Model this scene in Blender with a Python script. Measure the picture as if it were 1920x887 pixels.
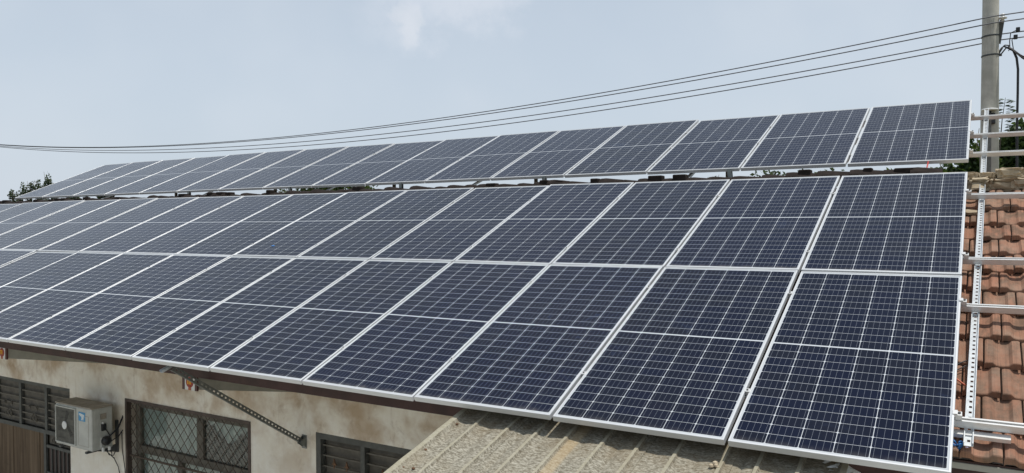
import bpy, bmesh, math, random
from mathutils import Vector, Matrix

random.seed(7)
sc = bpy.context.scene
for o in list(bpy.data.objects):
    bpy.data.objects.remove(o, do_unlink=True)
col = sc.collection
rad = math.radians

# ------------------------------------------------------------------ camera
CAM_LOC = Vector((0.1215, -4.1092, 1.1674))
YAW, PITCH, ROLL, FPX = -0.5454, -0.018, -0.0059, 1458.6
cam_d = bpy.data.cameras.new("camera")
cam = bpy.data.objects.new("camera", cam_d)
col.objects.link(cam)
cam_d.sensor_width = 36.0
cam_d.lens = FPX / 1920.0 * 36.0
cam_d.clip_end = 3000
fw = Vector((math.sin(YAW) * math.cos(PITCH), math.cos(YAW) * math.cos(PITCH), math.sin(PITCH)))
r0 = Vector((math.cos(YAW), -math.sin(YAW), 0))
u0 = r0.cross(fw)
rt = math.cos(ROLL) * r0 + math.sin(ROLL) * u0
up = -math.sin(ROLL) * r0 + math.cos(ROLL) * u0
cam.matrix_world = Matrix(((rt.x, up.x, -fw.x, CAM_LOC.x), (rt.y, up.y, -fw.y, CAM_LOC.y),
                           (rt.z, up.z, -fw.z, CAM_LOC.z), (0, 0, 0, 1)))
sc.camera = cam

# ------------------------------------------------------------------ light, sky, exposure
SUN_DIR = Vector((0.24, 0.10, 0.95)).normalized()       # towards the sun
sun_d = bpy.data.lights.new("sun", 'SUN')
sun_d.energy = 3.6
sun_d.angle = rad(0.6)
sun_d.color = (1.0, 0.955, 0.88)
sun = bpy.data.objects.new("sun", sun_d)
col.objects.link(sun)
sun.rotation_euler = (-SUN_DIR).to_track_quat('-Z', 'Y').to_euler()

world = bpy.data.worlds.new("World")
sc.world = world
world.use_nodes = True
wn, wl = world.node_tree.nodes, world.node_tree.links
wn.clear()
w_out = wn.new('ShaderNodeOutputWorld')
w_bg = wn.new('ShaderNodeBackground')
w_bg.inputs['Strength'].default_value = 0.10
sky = wn.new('ShaderNodeTexSky')
sky.sky_type = 'NISHITA'
sky.sun_disc = False
sky.sun_elevation = math.asin(SUN_DIR.z)
sky.sun_rotation = math.atan2(SUN_DIR.x, SUN_DIR.y)
sky.air_density = 1.2
sky.dust_density = 3.0
sky.ozone_density = 2.0
tc = wn.new('ShaderNodeTexCoord')


def wmix(fac, a, b):
    n = wn.new('ShaderNodeMix')
    n.data_type = 'RGBA'
    for sock, v in ((n.inputs[0], fac), (n.inputs[6], a), (n.inputs[7], b)):
        if isinstance(v, bpy.types.NodeSocket):
            wl.new(v, sock)
        else:
            sock.default_value = v
    return n.outputs[2]


def wnoise(scale, detail, rough, w=0.0):
    n = wn.new('ShaderNodeTexNoise')
    n.noise_dimensions = '4D'
    n.inputs['W'].default_value = w
    n.inputs['Scale'].default_value = scale
    n.inputs['Detail'].default_value = detail
    n.inputs['Roughness'].default_value = rough
    wl.new(tc.outputs['Generated'], n.inputs['Vector'])
    return n.outputs['Fac']


def wmath(op, a, b=0.0, clamp=False):
    n = wn.new('ShaderNodeMath')
    n.operation = op
    n.use_clamp = clamp
    for i, v in enumerate((a, b)):
        if isinstance(v, bpy.types.NodeSocket):
            wl.new(v, n.inputs[i])
        else:
            n.inputs[i].default_value = v
    return n.outputs[0]


def wrange(v, a, b, c, d):
    n = wn.new('ShaderNodeMapRange')
    n.interpolation_type = 'SMOOTHSTEP'
    wl.new(v, n.inputs[0])
    for i, q in enumerate((a, b, c, d)):
        n.inputs[i + 1].default_value = q
    return n.outputs[0]


sepg = wn.new('ShaderNodeSeparateXYZ')
wl.new(tc.outputs['Generated'], sepg.inputs[0])
HAZE = wmix(wrange(sepg.outputs[2], 0.05, 0.95, 0.0, 1.0), (6.5, 7.4, 8.45, 1), (3.1, 3.75, 4.6, 1))
base = wmix(0.80, sky.outputs[0], HAZE)
# thin high veil: broad soft patches
veil = wrange(wnoise(2.3, 4, 0.55, 2.0), 0.38, 0.66, 0.0, 0.50)
base = wmix(veil, base, (6.9, 7.5, 8.2, 1))


def cloud(direction, inner, outer, amount, scale, lo, hi, w):
    d = wn.new('ShaderNodeVectorMath')
    d.operation = 'DISTANCE'
    wl.new(tc.outputs['Generated'], d.inputs[0])
    d.inputs[1].default_value = direction
    m = wrange(d.outputs['Value'], inner, outer, 1.0, 0.0)
    n = wrange(wnoise(scale, 7, 0.58, w), lo, hi, 0.0, 1.0)
    s = wmath('ADD', wmath('MULTIPLY', m, 0.62), wmath('MULTIPLY', n, 0.5))
    return wmath('MULTIPLY', wrange(s, 0.62, 0.86, 0.0, amount), m, True)


base = wmix(cloud((-0.607, 0.757, 0.242), 0.0, 0.062, 0.40, 22, .3, .7, 5.1), base, (8.0, 8.2, 8.6, 1))
base = wmix(cloud((-0.545, 0.79, 0.280), 0.0, 0.24, 0.42, 9, .25, .75, 1.7), base, (7.9, 8.2, 8.9, 1))
wl.new(base, w_bg.inputs['Color'])
wl.new(w_bg.outputs[0], w_out.inputs['Surface'])

sc.view_settings.view_transform = 'Standard'
sc.view_settings.look = 'None'
sc.view_settings.exposure = 0.0
sc.view_settings.gamma = 1.0
sc.render.resolution_x, sc.render.resolution_y = 1024, 473

# ------------------------------------------------------------------ helpers
TH = 0.3902                       # roof slope
CT, ST = math.cos(TH), math.sin(TH)


def R(x, s, h):
    """point on the roof: s metres up the slope from the array's lower edge, h metres off the panel plane"""
    return Vector((x, s * CT - h * ST, s * ST + h * CT))


class MB:
    """collects shapes, links them as one mesh object"""

    def __init__(self):
        self.v, self.f, self.m = [], [], []

    def add(self, verts, faces, mi=0):
        b = len(self.v)
        self.v += [tuple(p) for p in verts]
        self.f += [tuple(i + b for i in f) for f in faces]
        self.m += [mi] * len(faces)

    def box(self, x0, x1, y0, y1, z0, z1, mi=0, mat=None, bev=0.0):
        if bev <= 0:
            vs = [Vector((x, y, z)) for x in (x0, x1) for y in (y0, y1) for z in (z0, z1)]
            fs = [(0, 1, 3, 2), (4, 6, 7, 5), (0, 4, 5, 1), (2, 3, 7, 6), (0, 2, 6, 4), (1, 5, 7, 3)]
        else:
            bm = bmesh.new()
            bmesh.ops.create_cube(bm, size=1)
            for q in bm.verts:
                q.co = Vector(((x0 + x1) / 2 + q.co.x * (x1 - x0), (y0 + y1) / 2 + q.co.y * (y1 - y0),
                               (z0 + z1) / 2 + q.co.z * (z1 - z0)))
            bmesh.ops.bevel(bm, geom=list(bm.edges), offset=bev, segments=2, affect='EDGES', profile=.5)
            bm.verts.index_update()
            vs = [q.co.copy() for q in bm.verts]
            fs = [tuple(q.index for q in f.verts) for f in bm.faces]
            bm.free()
        if mat is not None:
            vs = [mat @ p for p in vs]
        self.add(vs, fs, mi)

    def tube(self, pts, r, n=8, mi=0, cap=True):
        pts = [Vector(p) for p in pts]
        rs = r if isinstance(r, (list, tuple)) else [r] * len(pts)
        vs, fs = [], []
        ref = None
        for i, p in enumerate(pts):
            t = (pts[min(i + 1, len(pts) - 1)] - pts[max(i - 1, 0)]).normalized()
            if ref is None:
                ref = Vector((0, 0, 1)) if abs(t.z) < .9 else Vector((1, 0, 0))
            a = t.cross(ref)
            if a.length < 1e-4:
                a = t.cross(Vector((0, 1, 0)))
            a.normalize()
            b = t.cross(a).normalized()
            ref = -b if False else a.cross(t)
            for k in range(n):
                g = 2 * math.pi * k / n
                vs.append(p + (a * math.cos(g) + b * math.sin(g)) * rs[i])
        for i in range(len(pts) - 1):
            for k in range(n):
                fs.append((i * n + k, i * n + (k + 1) % n, (i + 1) * n + (k + 1) % n, (i + 1) * n + k))
        if cap:
            fs.append(tuple(range(n)))
            fs.append(tuple((len(pts) - 1) * n + k for k in reversed(range(n))))
        self.add(vs, fs, mi)

    def lathe(self, prof, n=20, mi=0, mat=None):
        vs, fs = [], []
        for (r, z) in prof:
            for k in range(n):
                g = 2 * math.pi * k / n
                p = Vector((r * math.cos(g), r * math.sin(g), z))
                vs.append(mat @ p if mat is not None else p)
        for i in range(len(prof) - 1):
            for k in range(n):
                fs.append((i * n + k, i * n + (k + 1) % n, (i + 1) * n + (k + 1) % n, (i + 1) * n + k))
        fs.append(tuple(reversed(range(n))))
        fs.append(tuple((len(prof) - 1) * n + k for k in range(n)))
        self.add(vs, fs, mi)

    def prism(self, poly, axis, a, b, mi=0):
        """extrude a 2-D polygon along axis 0/1/2 from a to b; poly lists the other two coordinates"""
        n = len(poly)
        vs = []
        for t in (a, b):
            for (p, q) in poly:
                vs.append(Vector((t, p, q)) if axis == 0 else (Vector((p, t, q)) if axis == 1 else Vector((p, q, t))))
        fs = [tuple(range(n)), tuple(reversed(range(n, 2 * n)))]
        fs += [(i, i + n, (i + 1) % n + n, (i + 1) % n) for i in range(n)]
        self.add(vs, fs, mi)

    def build(self, name, mats, parent=None, smooth=False, fix=True):
        me = bpy.data.meshes.new(name)
        me.from_pydata(self.v, [], self.f)
        if not isinstance(mats, (list, tuple)):
            mats = [mats]
        for q in mats:
            me.materials.append(q)
        for p, mi in zip(me.polygons, self.m):
            p.material_index = mi
            p.use_smooth = smooth
        if fix:
            bm = bmesh.new()
            bm.from_mesh(me)
            bmesh.ops.recalc_face_normals(bm, faces=bm.faces)
            bm.to_mesh(me)
            bm.free()
        me.update()
        o = bpy.data.objects.new(name, me)
        col.objects.link(o)
        if parent is not None:
            o.parent = parent
        return o


def tag(o, label=None, cat=None, group=None, kind=None):
    if label:
        o['label'] = label
    if cat:
        o['category'] = cat
    if group:
        o['group'] = group
    if kind:
        o['kind'] = kind
    return o


def empty(name, loc=(0, 0, 0), rot=(0, 0, 0)):
    o = bpy.data.objects.new(name, None)
    o.empty_display_size = .2
    o.location = loc
    o.rotation_euler = rot
    col.objects.link(o)
    return o


def copy_tree(o, parent=None):
    c = o.copy()
    col.objects.link(c)
    c.parent = parent
    for ch in list(o.children):
        copy_tree(ch, c)
    return c


# ------------------------------------------------------------------ materials
class NT:
    def __init__(self, name):
        self.mat = bpy.data.materials.new(name)
        self.mat.use_nodes = True
        self.t = self.mat.node_tree
        self.t.nodes.clear()
        self.out = self.t.nodes.new('ShaderNodeOutputMaterial')
        self.b = self.t.nodes.new('ShaderNodeBsdfPrincipled')
        self.t.links.new(self.b.outputs[0], self.out.inputs[0])
        self.tc = self.t.nodes.new('ShaderNodeTexCoord')

    def put(self, sock, v):
        if isinstance(v, bpy.types.NodeSocket):
            self.t.links.new(v, sock)
        else:
            if hasattr(sock, 'default_value') and not isinstance(v, (int, float)) and len(v) == 3 and sock.type == 'RGBA':
                v = (*v, 1)
            sock.default_value = v

    def set(self, **k):
        names = dict(col='Base Color', rough='Roughness', metal='Metallic', spec='Specular IOR Level', ior='IOR',
                     normal='Normal', trans='Transmission Weight', coat='Coat Weight')
        for a, v in k.items():
            self.put(self.b.inputs[names[a]], v)
        return self

    def math(self, op, a, b=0.0, c=None, clamp=False):
        n = self.t.nodes.new('ShaderNodeMath')
        n.operation = op
        n.use_clamp = clamp
        self.put(n.inputs[0], a)
        self.put(n.inputs[1], b)
        if c is not None:
            self.put(n.inputs[2], c)
        return n.outputs[0]

    def mix(self, f, a, b):
        n = self.t.nodes.new('ShaderNodeMix')
        n.data_type = 'RGBA'
        self.put(n.inputs[0], f)
        self.put(n.inputs[6], a)
        self.put(n.inputs[7], b)
        return n.outputs[2]

    def coord(self, kind='Object', scale=(1, 1, 1)):
        n = self.t.nodes.new('ShaderNodeMapping')
        n.inputs['Scale'].default_value = scale
        self.t.links.new(self.tc.outputs[kind], n.inputs[0])
        return n.outputs[0]

    def pos(self, scale=(1, 1, 1)):
        g = self.t.nodes.new('ShaderNodeNewGeometry')
        n = self.t.nodes.new('ShaderNodeMapping')
        n.inputs['Scale'].default_value = scale
        self.t.links.new(g.outputs['Position'], n.inputs[0])
        return n.outputs[0]

    def noise(self, vec, scale, detail=4, rough=.55, dist=0.0):
        n = self.t.nodes.new('ShaderNodeTexNoise')
        n.inputs['Scale'].default_value = scale
        n.inputs['Detail'].default_value = detail
        n.inputs['Roughness'].default_value = rough
        n.inputs['Distortion'].default_value = dist
        self.t.links.new(vec, n.inputs['Vector'])
        return n.outputs['Fac']

    def rng(self, v, a, b, c=0.0, d=1.0):
        n = self.t.nodes.new('ShaderNodeMapRange')
        n.interpolation_type = 'SMOOTHSTEP'
        self.put(n.inputs[0], v)
        for i, q in enumerate((a, b, c, d)):
            n.inputs[i + 1].default_value = q
        return n.outputs[0]

    def xyz(self, vec):
        n = self.t.nodes.new('ShaderNodeSeparateXYZ')
        self.t.links.new(vec, n.inputs[0])
        return n.outputs

    def bump(self, h, strength=.3, dist=.01):
        n = self.t.nodes.new('ShaderNodeBump')
        n.inputs['Strength'].default_value = strength
        n.inputs['Distance'].default_value = dist
        self.put(n.inputs['Height'], h)
        return n.outputs[0]

    def island(self):
        g = self.t.nodes.new('ShaderNodeNewGeometry')
        return g.outputs['Random Per Island']

    def objrand(self):
        g = self.t.nodes.new('ShaderNodeObjectInfo')
        return g.outputs['Random']


def plain(name, c, rough=.6, metal=0.0, var=.12, scale=9, spec=.5, bump=0.0):
    m = NT(name)
    n = m.noise(m.pos(), scale, 5, .6)
    dark = tuple(q * (1 - var) for q in c)
    lite = tuple(min(1, q * (1 + var)) for q in c)
    m.set(col=m.mix(m.rng(n, .3, .7), dark, lite), rough=rough, metal=metal, spec=spec)
    if bump:
        m.set(normal=m.bump(n, bump, .01))
    return m.mat


PP = 1.0545                       # panel pitch along the roof
PW, PL = PP - .02, 2.094


def cell_material():
    m = NT("solar_cells_under_glass")
    x, y, z = m.xyz(m.coord())[:3]
    p, hp, cg = .1665, .0846, .012
    mx = (PW - 6 * p) / 2
    u = m.math('DIVIDE', m.math('SUBTRACT', x, mx), p)
    fu = m.math('FRACT', u)
    du = m.math('MULTIPLY', m.math('MINIMUM', fu, m.math('SUBTRACT', 1.0, fu)), p)
    yy = m.math('SUBTRACT', y, PL / 2)
    v = m.math('DIVIDE', m.math('SUBTRACT', m.math('ABSOLUTE', yy), cg / 2), hp)
    fv = m.math('FRACT', v)
    dv = m.math('MULTIPLY', m.math('MINIMUM', fv, m.math('SUBTRACT', 1.0, fv)), hp)

    def gt(a, b):
        return m.math('GREATER_THAN', a, b)

    mask = gt(du, .0017)
    for q in (gt(dv, .0011), gt(m.math('ADD', du, dv), .0085), gt(u, 0.0), gt(6.0, u), gt(v, 0.0), gt(12.0, v)):
        mask = m.math('MULTIPLY', mask, q)
    bb = m.math('MULTIPLY', m.math('ABSOLUTE', m.math('SUBTRACT', m.math('FRACT', m.math('MULTIPLY', fu, 5.0)), .5)), p / 5)
    bus = gt(.00062, bb)
    # every cell has its own faint tint
    w = m.t.nodes.new('ShaderNodeTexWhiteNoise')
    w.noise_dimensions = '3D'
    cb = m.t.nodes.new('ShaderNodeCombineXYZ')
    m.put(cb.inputs[0], m.math('FLOOR', u))
    m.put(cb.inputs[1], m.math('FLOOR', m.math('MULTIPLY', m.math('SIGN', yy), m.math('ADD', v, 1.0))))
    m.put(cb.inputs[2], m.math('MULTIPLY', m.objrand(), 37.0))
    m.t.links.new(cb.outputs[0], w.inputs['Vector'])
    cell = m.mix(w.outputs['Value'], (.0038, .0068, .0225), (.0062, .0084, .0185))
    cell = m.mix(m.rng(m.objrand(), 0, 1, 0, .5), cell, (.0042, .0075, .0290))
    cell = m.mix(m.math('MULTIPLY', bus, .6), cell, (.30, .33, .38))
    c = m.mix(mask, (.50, .53, .56), cell)
    dust = m.math('ADD', m.rng(m.noise(m.pos(), 1.6, 6, .65), .42, .8, 0.0, .018),
                  m.rng(m.noise(m.pos((1, 1, 1)), 14, 5, .7), .58, .85, 0.0, .03))
    # handling smudges, and silt that has settled against the lower frame
    smud = m.math('MULTIPLY', m.rng(m.noise(m.pos(), 3.2, 6, .7, .6), .60, .74), .35)
    c = m.mix(m.math('MULTIPLY', smud, mask), c, (.018, .030, .070))
    silt = m.math('MULTIPLY', m.rng(y, .012, .075, 1.0, 0.0), m.rng(m.noise(m.pos((9, 2, 2)), 2.0, 5, .65), .35, .75, .05, .30))
    dust = m.math('MAXIMUM', dust, silt)
    dust = m.math('MULTIPLY', dust, m.rng(m.objrand(), 0, 1, .6, 1.5))
    c = m.mix(dust, c, (.33, .31, .28))
    rough = m.rng(m.noise(m.pos(), 2.5, 5, .6), .3, .8, .10, .22)
    m.set(col=c, rough=rough, ior=1.24, spec=.5)
    return m.mat


def wall_material():
    m = NT("stained_whitewash")
    P = m.pos()
    x, y, z = m.xyz(P)[:3]
    big = m.noise(P, 1.25, 4, .55, .4)
    mid = m.noise(P, 3.4, 6, .6, .3)
    fine = m.noise(P, 7, 6, .7)
    streak = m.noise(m.pos((6, 6, .5)), 1.5, 5, .65)
    c = m.mix(m.rng(fine, .3, .75), (.82, .755, .64), (.88, .835, .745))
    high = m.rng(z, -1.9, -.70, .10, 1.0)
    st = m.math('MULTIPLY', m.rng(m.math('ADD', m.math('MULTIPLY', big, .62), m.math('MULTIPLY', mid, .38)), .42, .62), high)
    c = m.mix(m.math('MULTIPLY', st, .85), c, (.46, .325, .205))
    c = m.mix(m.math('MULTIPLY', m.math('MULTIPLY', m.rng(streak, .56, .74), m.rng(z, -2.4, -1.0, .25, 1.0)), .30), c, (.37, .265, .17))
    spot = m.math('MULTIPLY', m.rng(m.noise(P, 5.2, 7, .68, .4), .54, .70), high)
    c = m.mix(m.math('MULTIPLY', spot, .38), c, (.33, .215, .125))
    m.set(col=c, rough=.92, spec=.2, normal=m.bump(fine, .18, .01))
    return m.mat


def tile_material():
    m = NT("weathered_clay_tile")
    P = m.pos()
    r = m.island()
    c = m.mix(r, (.27, .120, .075), (.39, .185, .120))
    w = m.t.nodes.new('ShaderNodeTexWhiteNoise')
    w.noise_dimensions = '1D'
    m.put(w.inputs['W'], m.math('MULTIPLY', r, 91.7))
    c = m.mix(m.math('MULTIPLY', w.outputs['Value'], .5), c, (.215, .125, .080))
    g = m.noise(m.pos((6, 2, 2)), 2.2, 7, .68)
    c = m.mix(m.math('MULTIPLY', m.rng(g, .42, .62), .80), c, (.095, .070, .050))
    f = m.noise(P, 60, 5, .7)
    ridges = m.noise(m.pos((150, 2, 2)), 1.0, 3, .6)
    c = m.mix(m.math('MULTIPLY', m.rng(ridges, .45, .62), .45), c, (.10, .055, .038))
    c = m.mix(m.rng(f, .3, .75, 0, .35), c, (.28, .155, .10))
    c = m.mix(m.rng(m.noise(P, 3.1, 6, .65), .40, .70, .05, .50), c, (.33, .245, .185))
    lich = m.rng(m.noise(P, 13, 6, .7), .60, .72)
    c = m.mix(m.math('MULTIPLY', lich, .55), c, (.085, .072, .055))
    chalk = m.rng(m.noise(P, 5.5, 6, .7), .62, .76)
    c = m.mix(m.math('MULTIPLY', chalk, .5), c, (.28, .225, .165))
    m.set(col=c, rough=.9, spec=.2, normal=m.bump(f, .4, .004))
    return m.mat


def canopy_material(rib=False):
    m = NT("weathered_fibre_rib" if rib else "weathered_fibre_sheet")
    fib = m.noise(m.pos((17, 40, 17)), 2.4, 6, .68, .9)
    blot = m.noise(m.pos(), 2.4, 6, .6)
    P = m.pos()
    x, y, z = m.xyz(P)[:3]
    c = m.mix(m.rng(fib, .36, .66), (.125, .110, .078), (.405, .385, .32))
    c = m.mix(m.math('MULTIPLY', m.rng(blot, .42, .72), .40), c, (.235, .19, .12))
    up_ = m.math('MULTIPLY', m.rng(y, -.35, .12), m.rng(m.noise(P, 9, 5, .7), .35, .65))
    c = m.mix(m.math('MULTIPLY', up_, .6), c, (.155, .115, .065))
    # a rust-brown run beside one rib
    rust = m.math('MULTIPLY', m.rng(m.math('ABSOLUTE', m.math('ADD', x, 1.945)), .02, .045, 1, 0), .36)
    c = m.mix(rust, c, (.46, .33, .17))
    if rib:                         # rib tops keep their pale gel coat
        c = m.mix(m.rng(fib, .3, .7, .62, .28), c, (.41, .385, .285))
    m.set(col=c, rough=.85, spec=.25, normal=m.bump(fib, .35, .004))
    return m.mat


def concrete(name, a, b, scale=6):
    m = NT(name)
    P = m.pos()
    n = m.noise(P, scale, 7, .65)
    s = m.noise(m.pos((4, 4, .35)), 3, 6, .65)
    c = m.mix(m.rng(n, .3, .7), a, b)
    c = m.mix(m.rng(s, .5, .75, 0, .45), c, tuple(q * .55 for q in a))
    m.set(col=c, rough=.9, spec=.25, normal=m.bump(n, .3, .01))
    return m.mat


def leaf(name, a, b, tl=.35):
    m = NT(name)
    r = m.island()
    c = m.mix(r, a, b)
    m.set(col=c, rough=.55, spec=.35)
    tr = m.t.nodes.new('ShaderNodeBsdfTranslucent')
    m.put(tr.inputs['Color'], m.mix(.4, c, (.16, .24, .03)))
    mx = m.t.nodes.new('ShaderNodeMixShader')
    mx.inputs[0].default_value = tl
    m.t.links.new(m.b.outputs[0], mx.inputs[1])
    m.t.links.new(tr.outputs[0], mx.inputs[2])
    m.t.links.new(mx.outputs[0], m.out.inputs[0])
    return m.mat


def glass_mat():
    m = NT("window_glass")
    m.t.nodes.remove(m.b)
    tr = m.t.nodes.new('ShaderNodeBsdfTransparent')
    tr.inputs[0].default_value = (.93, .96, .95, 1)
    gl = m.t.nodes.new('ShaderNodeBsdfGlossy')
    gl.inputs['Roughness'].default_value = .03
    lw = m.t.nodes.new('ShaderNodeLayerWeight')
    lw.inputs[0].default_value = .5
    fac = m.math('ADD', .045, m.math('MULTIPLY', m.math('POWER', lw.outputs['Facing'], 3.5), .6))
    mx = m.t.nodes.new('ShaderNodeMixShader')
    m.t.links.new(fac, mx.inputs[0])
    m.t.links.new(tr.outputs[0], mx.inputs[1])
    m.t.links.new(gl.outputs[0], mx.inputs[2])
    m.t.links.new(mx.outputs[0], m.out.inputs[0])
    return m.mat


def plank_material(name, a, b, fx=11):
    m = NT(name)
    g = m.noise(m.pos((fx, 1, .5)), 1.2, 6, .6)
    n = m.noise(m.pos(), 5, 5, .7)
    c = m.mix(m.rng(g, .3, .7), a, b)
    c = m.mix(m.rng(n, .5, .8, 0, .5), c, tuple(q * .6 for q in a))
    m.set(col=c, rough=.75, spec=.3)
    return m.mat


M = {
    'cells': cell_material(),
    'alu_frame': plain("anodised_panel_frame", (.62, .635, .65), .45, .35, .03, 4),
    'backsheet': plain("white_backsheet", (.70, .70, .70), .6),
    'alu': plain("aluminium_rail", (.72, .72, .71), .36, .55, .06, 12),
    'galv': plain("galvanised_steel", (.56, .59, .61), .42, .55, .14, 30),
    'dark_steel': plain("dull_galvanised_steel", (.20, .21, .20), .5, .5, .2, 20),
    'wall': wall_material(),
    'beam': plain("grey_cement_render", (.40, .39, .345), .93, 0, .12, 5, .2),
    'fascia': plain("maroon_paint", (.050, .022, .020), .55, 0, .25, 7, .4),
    'tile': tile_material(),
    'mortar': concrete("ridge_mortar", (.36, .285, .195), (.50, .425, .31), 9),
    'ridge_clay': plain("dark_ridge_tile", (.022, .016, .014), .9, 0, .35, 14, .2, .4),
    'canopy': canopy_material(),
    'canopy_rib': canopy_material(True),
    'pole': concrete("pole_concrete", (.40, .385, .335), (.52, .50, .44), 5),
    'iron': plain("dark_iron", (.075, .078, .08), .6, .3, .2),
    'cable': plain("black_cable", (.022, .022, .025), .55),
    'wire': plain("weathered_wire", (.10, .105, .12), .6),
    'porcelain': plain("white_porcelain", (.74, .73, .70), .25),
    'white_pl': plain("white_plastic", (.74, .74, .72), .45),
    'black_pl': plain("black_plastic", (.02, .02, .022), .4),
    'blue_pl': plain("blue_plastic", (.03, .17, .46), .45),
    'orange': plain("orange_cable", (.62, .13, .055), .5),
    'red': plain("red_cable", (.50, .03, .02), .5),
    'bag': plain("white_film", (.62, .63, .63), .35, 0, .15, 25),
    'ac': plain("ivory_painted_steel", (.49, .49, .45), .5, 0, .10, 6),
    'ac_top': plain("dusty_ivory_top", (.33, .29, .235), .8, 0, .2, 8),
    'ac_mesh': plain("dark_grille", (.15, .145, .125), .7, 0, .25, 14),
    'sticker_b': plain("blue_sticker", (.04, .26, .50), .4, 0, .05),
    'sticker_w': plain("sticker_white", (.70, .76, .78), .4, 0, .03),
    'emb_w': plain("glazed_white", (.66, .65, .63), .35, 0, .06),
    'emb_m': plain("glazed_maroon", (.075, .020, .020), .4, 0, .1),
    'emb_r': plain("glazed_red", (.30, .035, .020), .4, 0, .1),
    'emb_o': plain("glazed_orange_red", (.42, .10, .045), .4, 0, .1),
    'emb_y': plain("glazed_yellow", (.72, .36, .02), .4, 0, .08),
    'door_dark': plain("dark_painted_steel", (.055, .052, .046), .6, .1, .25, 9),
    'door_back': plain("dark_backing_board", (.115, .102, .083), .8, 0, .25, 7),
    'grille_grey': plain("grey_steel_bar", (.085, .086, .078), .6, .1, .2, 12),
    'grille_tan': plain("worn_steel_bar", (.125, .112, .090), .65, .1, .2, 12),
    'rust': plain("rusty_iron", (.16, .085, .045), .85, 0, .3, 22),
    'rust_d': plain("dark_rusted_mesh", (.085, .062, .045), .8, .1, .3, 25),
    'win_wood': plain("grey_brown_wood", (.135, .120, .095), .8, 0, .3, 8),
    'win_brown': plain("brown_steel_frame", (.075, .052, .042), .6, .1, .25, 12),
    'planks': plank_material("brown_door_planks", (.080, .050, .028), (.20, .142, .090)),
    'planks_d': plank_material("dark_door_boards", (.070, .050, .044), (.12, .092, .080), 17),
    'curtain': plank_material("pale_green_curtain", (.30, .33, .31), (.43, .47, .445), 7),
    'reflect_dark': plain("roof_reflection", (.035, .038, .036), .9, 0, .2, 5),
    'room': plain("dim_room_plaster", (.30, .29, .26), .9),
    'glass': glass_mat(),
    'yard': concrete("yard_concrete", (.42, .40, .345), (.54, .52, .465), 1.3),
    'soil': plain("dry_earth", (.135, .135, .075), .95, 0, .3, .6, .2),
    'bark': plain("grey_bark", (.115, .095, .07), .9, 0, .3, 12),
    'leaf_near': leaf("leaf_near", (.022, .045, .014), (.065, .105, .032)),
    'leaf_sprig': leaf("leaf_sprig", (.030, .060, .016), (.065, .105, .032)),
    'leaf_back': leaf("leaf_back", (.035, .060, .022), (.10, .135, .060)),
    'leaf_far': leaf("leaf_far", (.034, .055, .032), (.075, .10, .062)),
}

GZ = -3.35                        # yard level below the eave

# ------------------------------------------------------------------ setting: ground
g = MB()
g.box(-900, 900, -900, 900, GZ - .6, GZ - .004)
tag(g.build('ground', M['soil']), kind='structure')
g = MB()
g.box(-21, 5, -9, 1.62, GZ - .3, GZ)
tag(g.build('yard_paving', M['yard']), kind='structure')

# ------------------------------------------------------------------ house
XL, XR = -18.3, 2.6               # gable ends
WY, BY = 1.62, 6.48               # front and back wall faces
HT = -.16                         # mean tile plane below the panel plane
RY = 4.05                         # ridge line


def roof_z(y):
    """underside level of the roof deck over y"""
    d = y if y <= RY else 2 * RY - y
    return d * math.tan(TH) + (HT - .075) / CT


house = empty('house', (0, WY, GZ))
tag(house, 'old whitewashed farmhouse with clay tile roof carrying the whole solar array', 'house')
HO = Vector((0, WY, GZ))


def hpart(mb, name, mats, parent=house, **k):
    o = mb.build(name, mats, None, **k)
    me = o.data
    off = Vector((0, WY, GZ))
    me.transform(Matrix.Translation(-off))
    o.parent = parent
    return o


# walls with true openings: (x0, x1, z0, z1)
OPEN = [(-13.30, -10.22, GZ, -1.00), (-8.98, -6.70, -2.30, -.985), (-5.72, -3.42, GZ, -.965)]
wb = MB()
T = .26
xs = sorted({XL, XR - .35, *[o[0] for o in OPEN], *[o[1] for o in OPEN]})
for a, b in zip(xs[:-1], xs[1:]):
    op = next((o for o in OPEN if abs(o[0] - a) < 1e-6 and abs(o[1] - b) < 1e-6), None)
    ztop = roof_z(WY + .02)
    if op is None:
        wb.box(a, b, WY, WY + T, GZ, ztop)
    else:
        wb.box(a, b, WY, WY + T, op[3], ztop)
        if op[2] > GZ:
            wb.box(a, b, WY, WY + T, GZ, op[2])
for gx in (XL, XR - .35 - T):
    wb.prism([(WY + T, GZ), (BY, GZ), (BY, roof_z(BY) - .02), (RY, roof_z(RY) - .02), (WY + T, roof_z(WY + T) - .02)], 0, gx, gx + T)
wb.box(XL, XR - .35, BY, BY + T, GZ, roof_z(BY + T) - .02)
wall_o = hpart(wb, 'wall', M['wall'])

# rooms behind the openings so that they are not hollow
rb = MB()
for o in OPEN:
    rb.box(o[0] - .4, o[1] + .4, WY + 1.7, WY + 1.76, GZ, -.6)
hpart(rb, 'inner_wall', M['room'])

# roof: deck + tiles (front slope tile by tile, back slope the same)
rbm = MB()
deck = .03
prof = [(.40, roof_z(.40)), (RY, roof_z(RY)), (2 * RY - .40, roof_z(.40)), (2 * RY - .40, roof_z(.40) + deck), (RY, roof_z(RY) + deck), (.40, roof_z(.40) + deck)]
rbm.prism(prof, 0, XL - .12, XR, 1)
ROWS = [.33, .57, .88, 1.20, 1.52, 1.85, 2.18, 2.47, 2.76, 3.04, 3.33, 3.66, 3.98, 4.24]
TWD = .188
TPROF = [(0, -.010), (.03, .008), (.08, .013), (.24, .013), (.28, .004), (.33, -.007), (.41, -.011), (.5, -.0125), (.59, -.011), (.67, -.007), (.72, .004),
         (.76, .013), (.92, .013), (.975, .009)]


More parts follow.
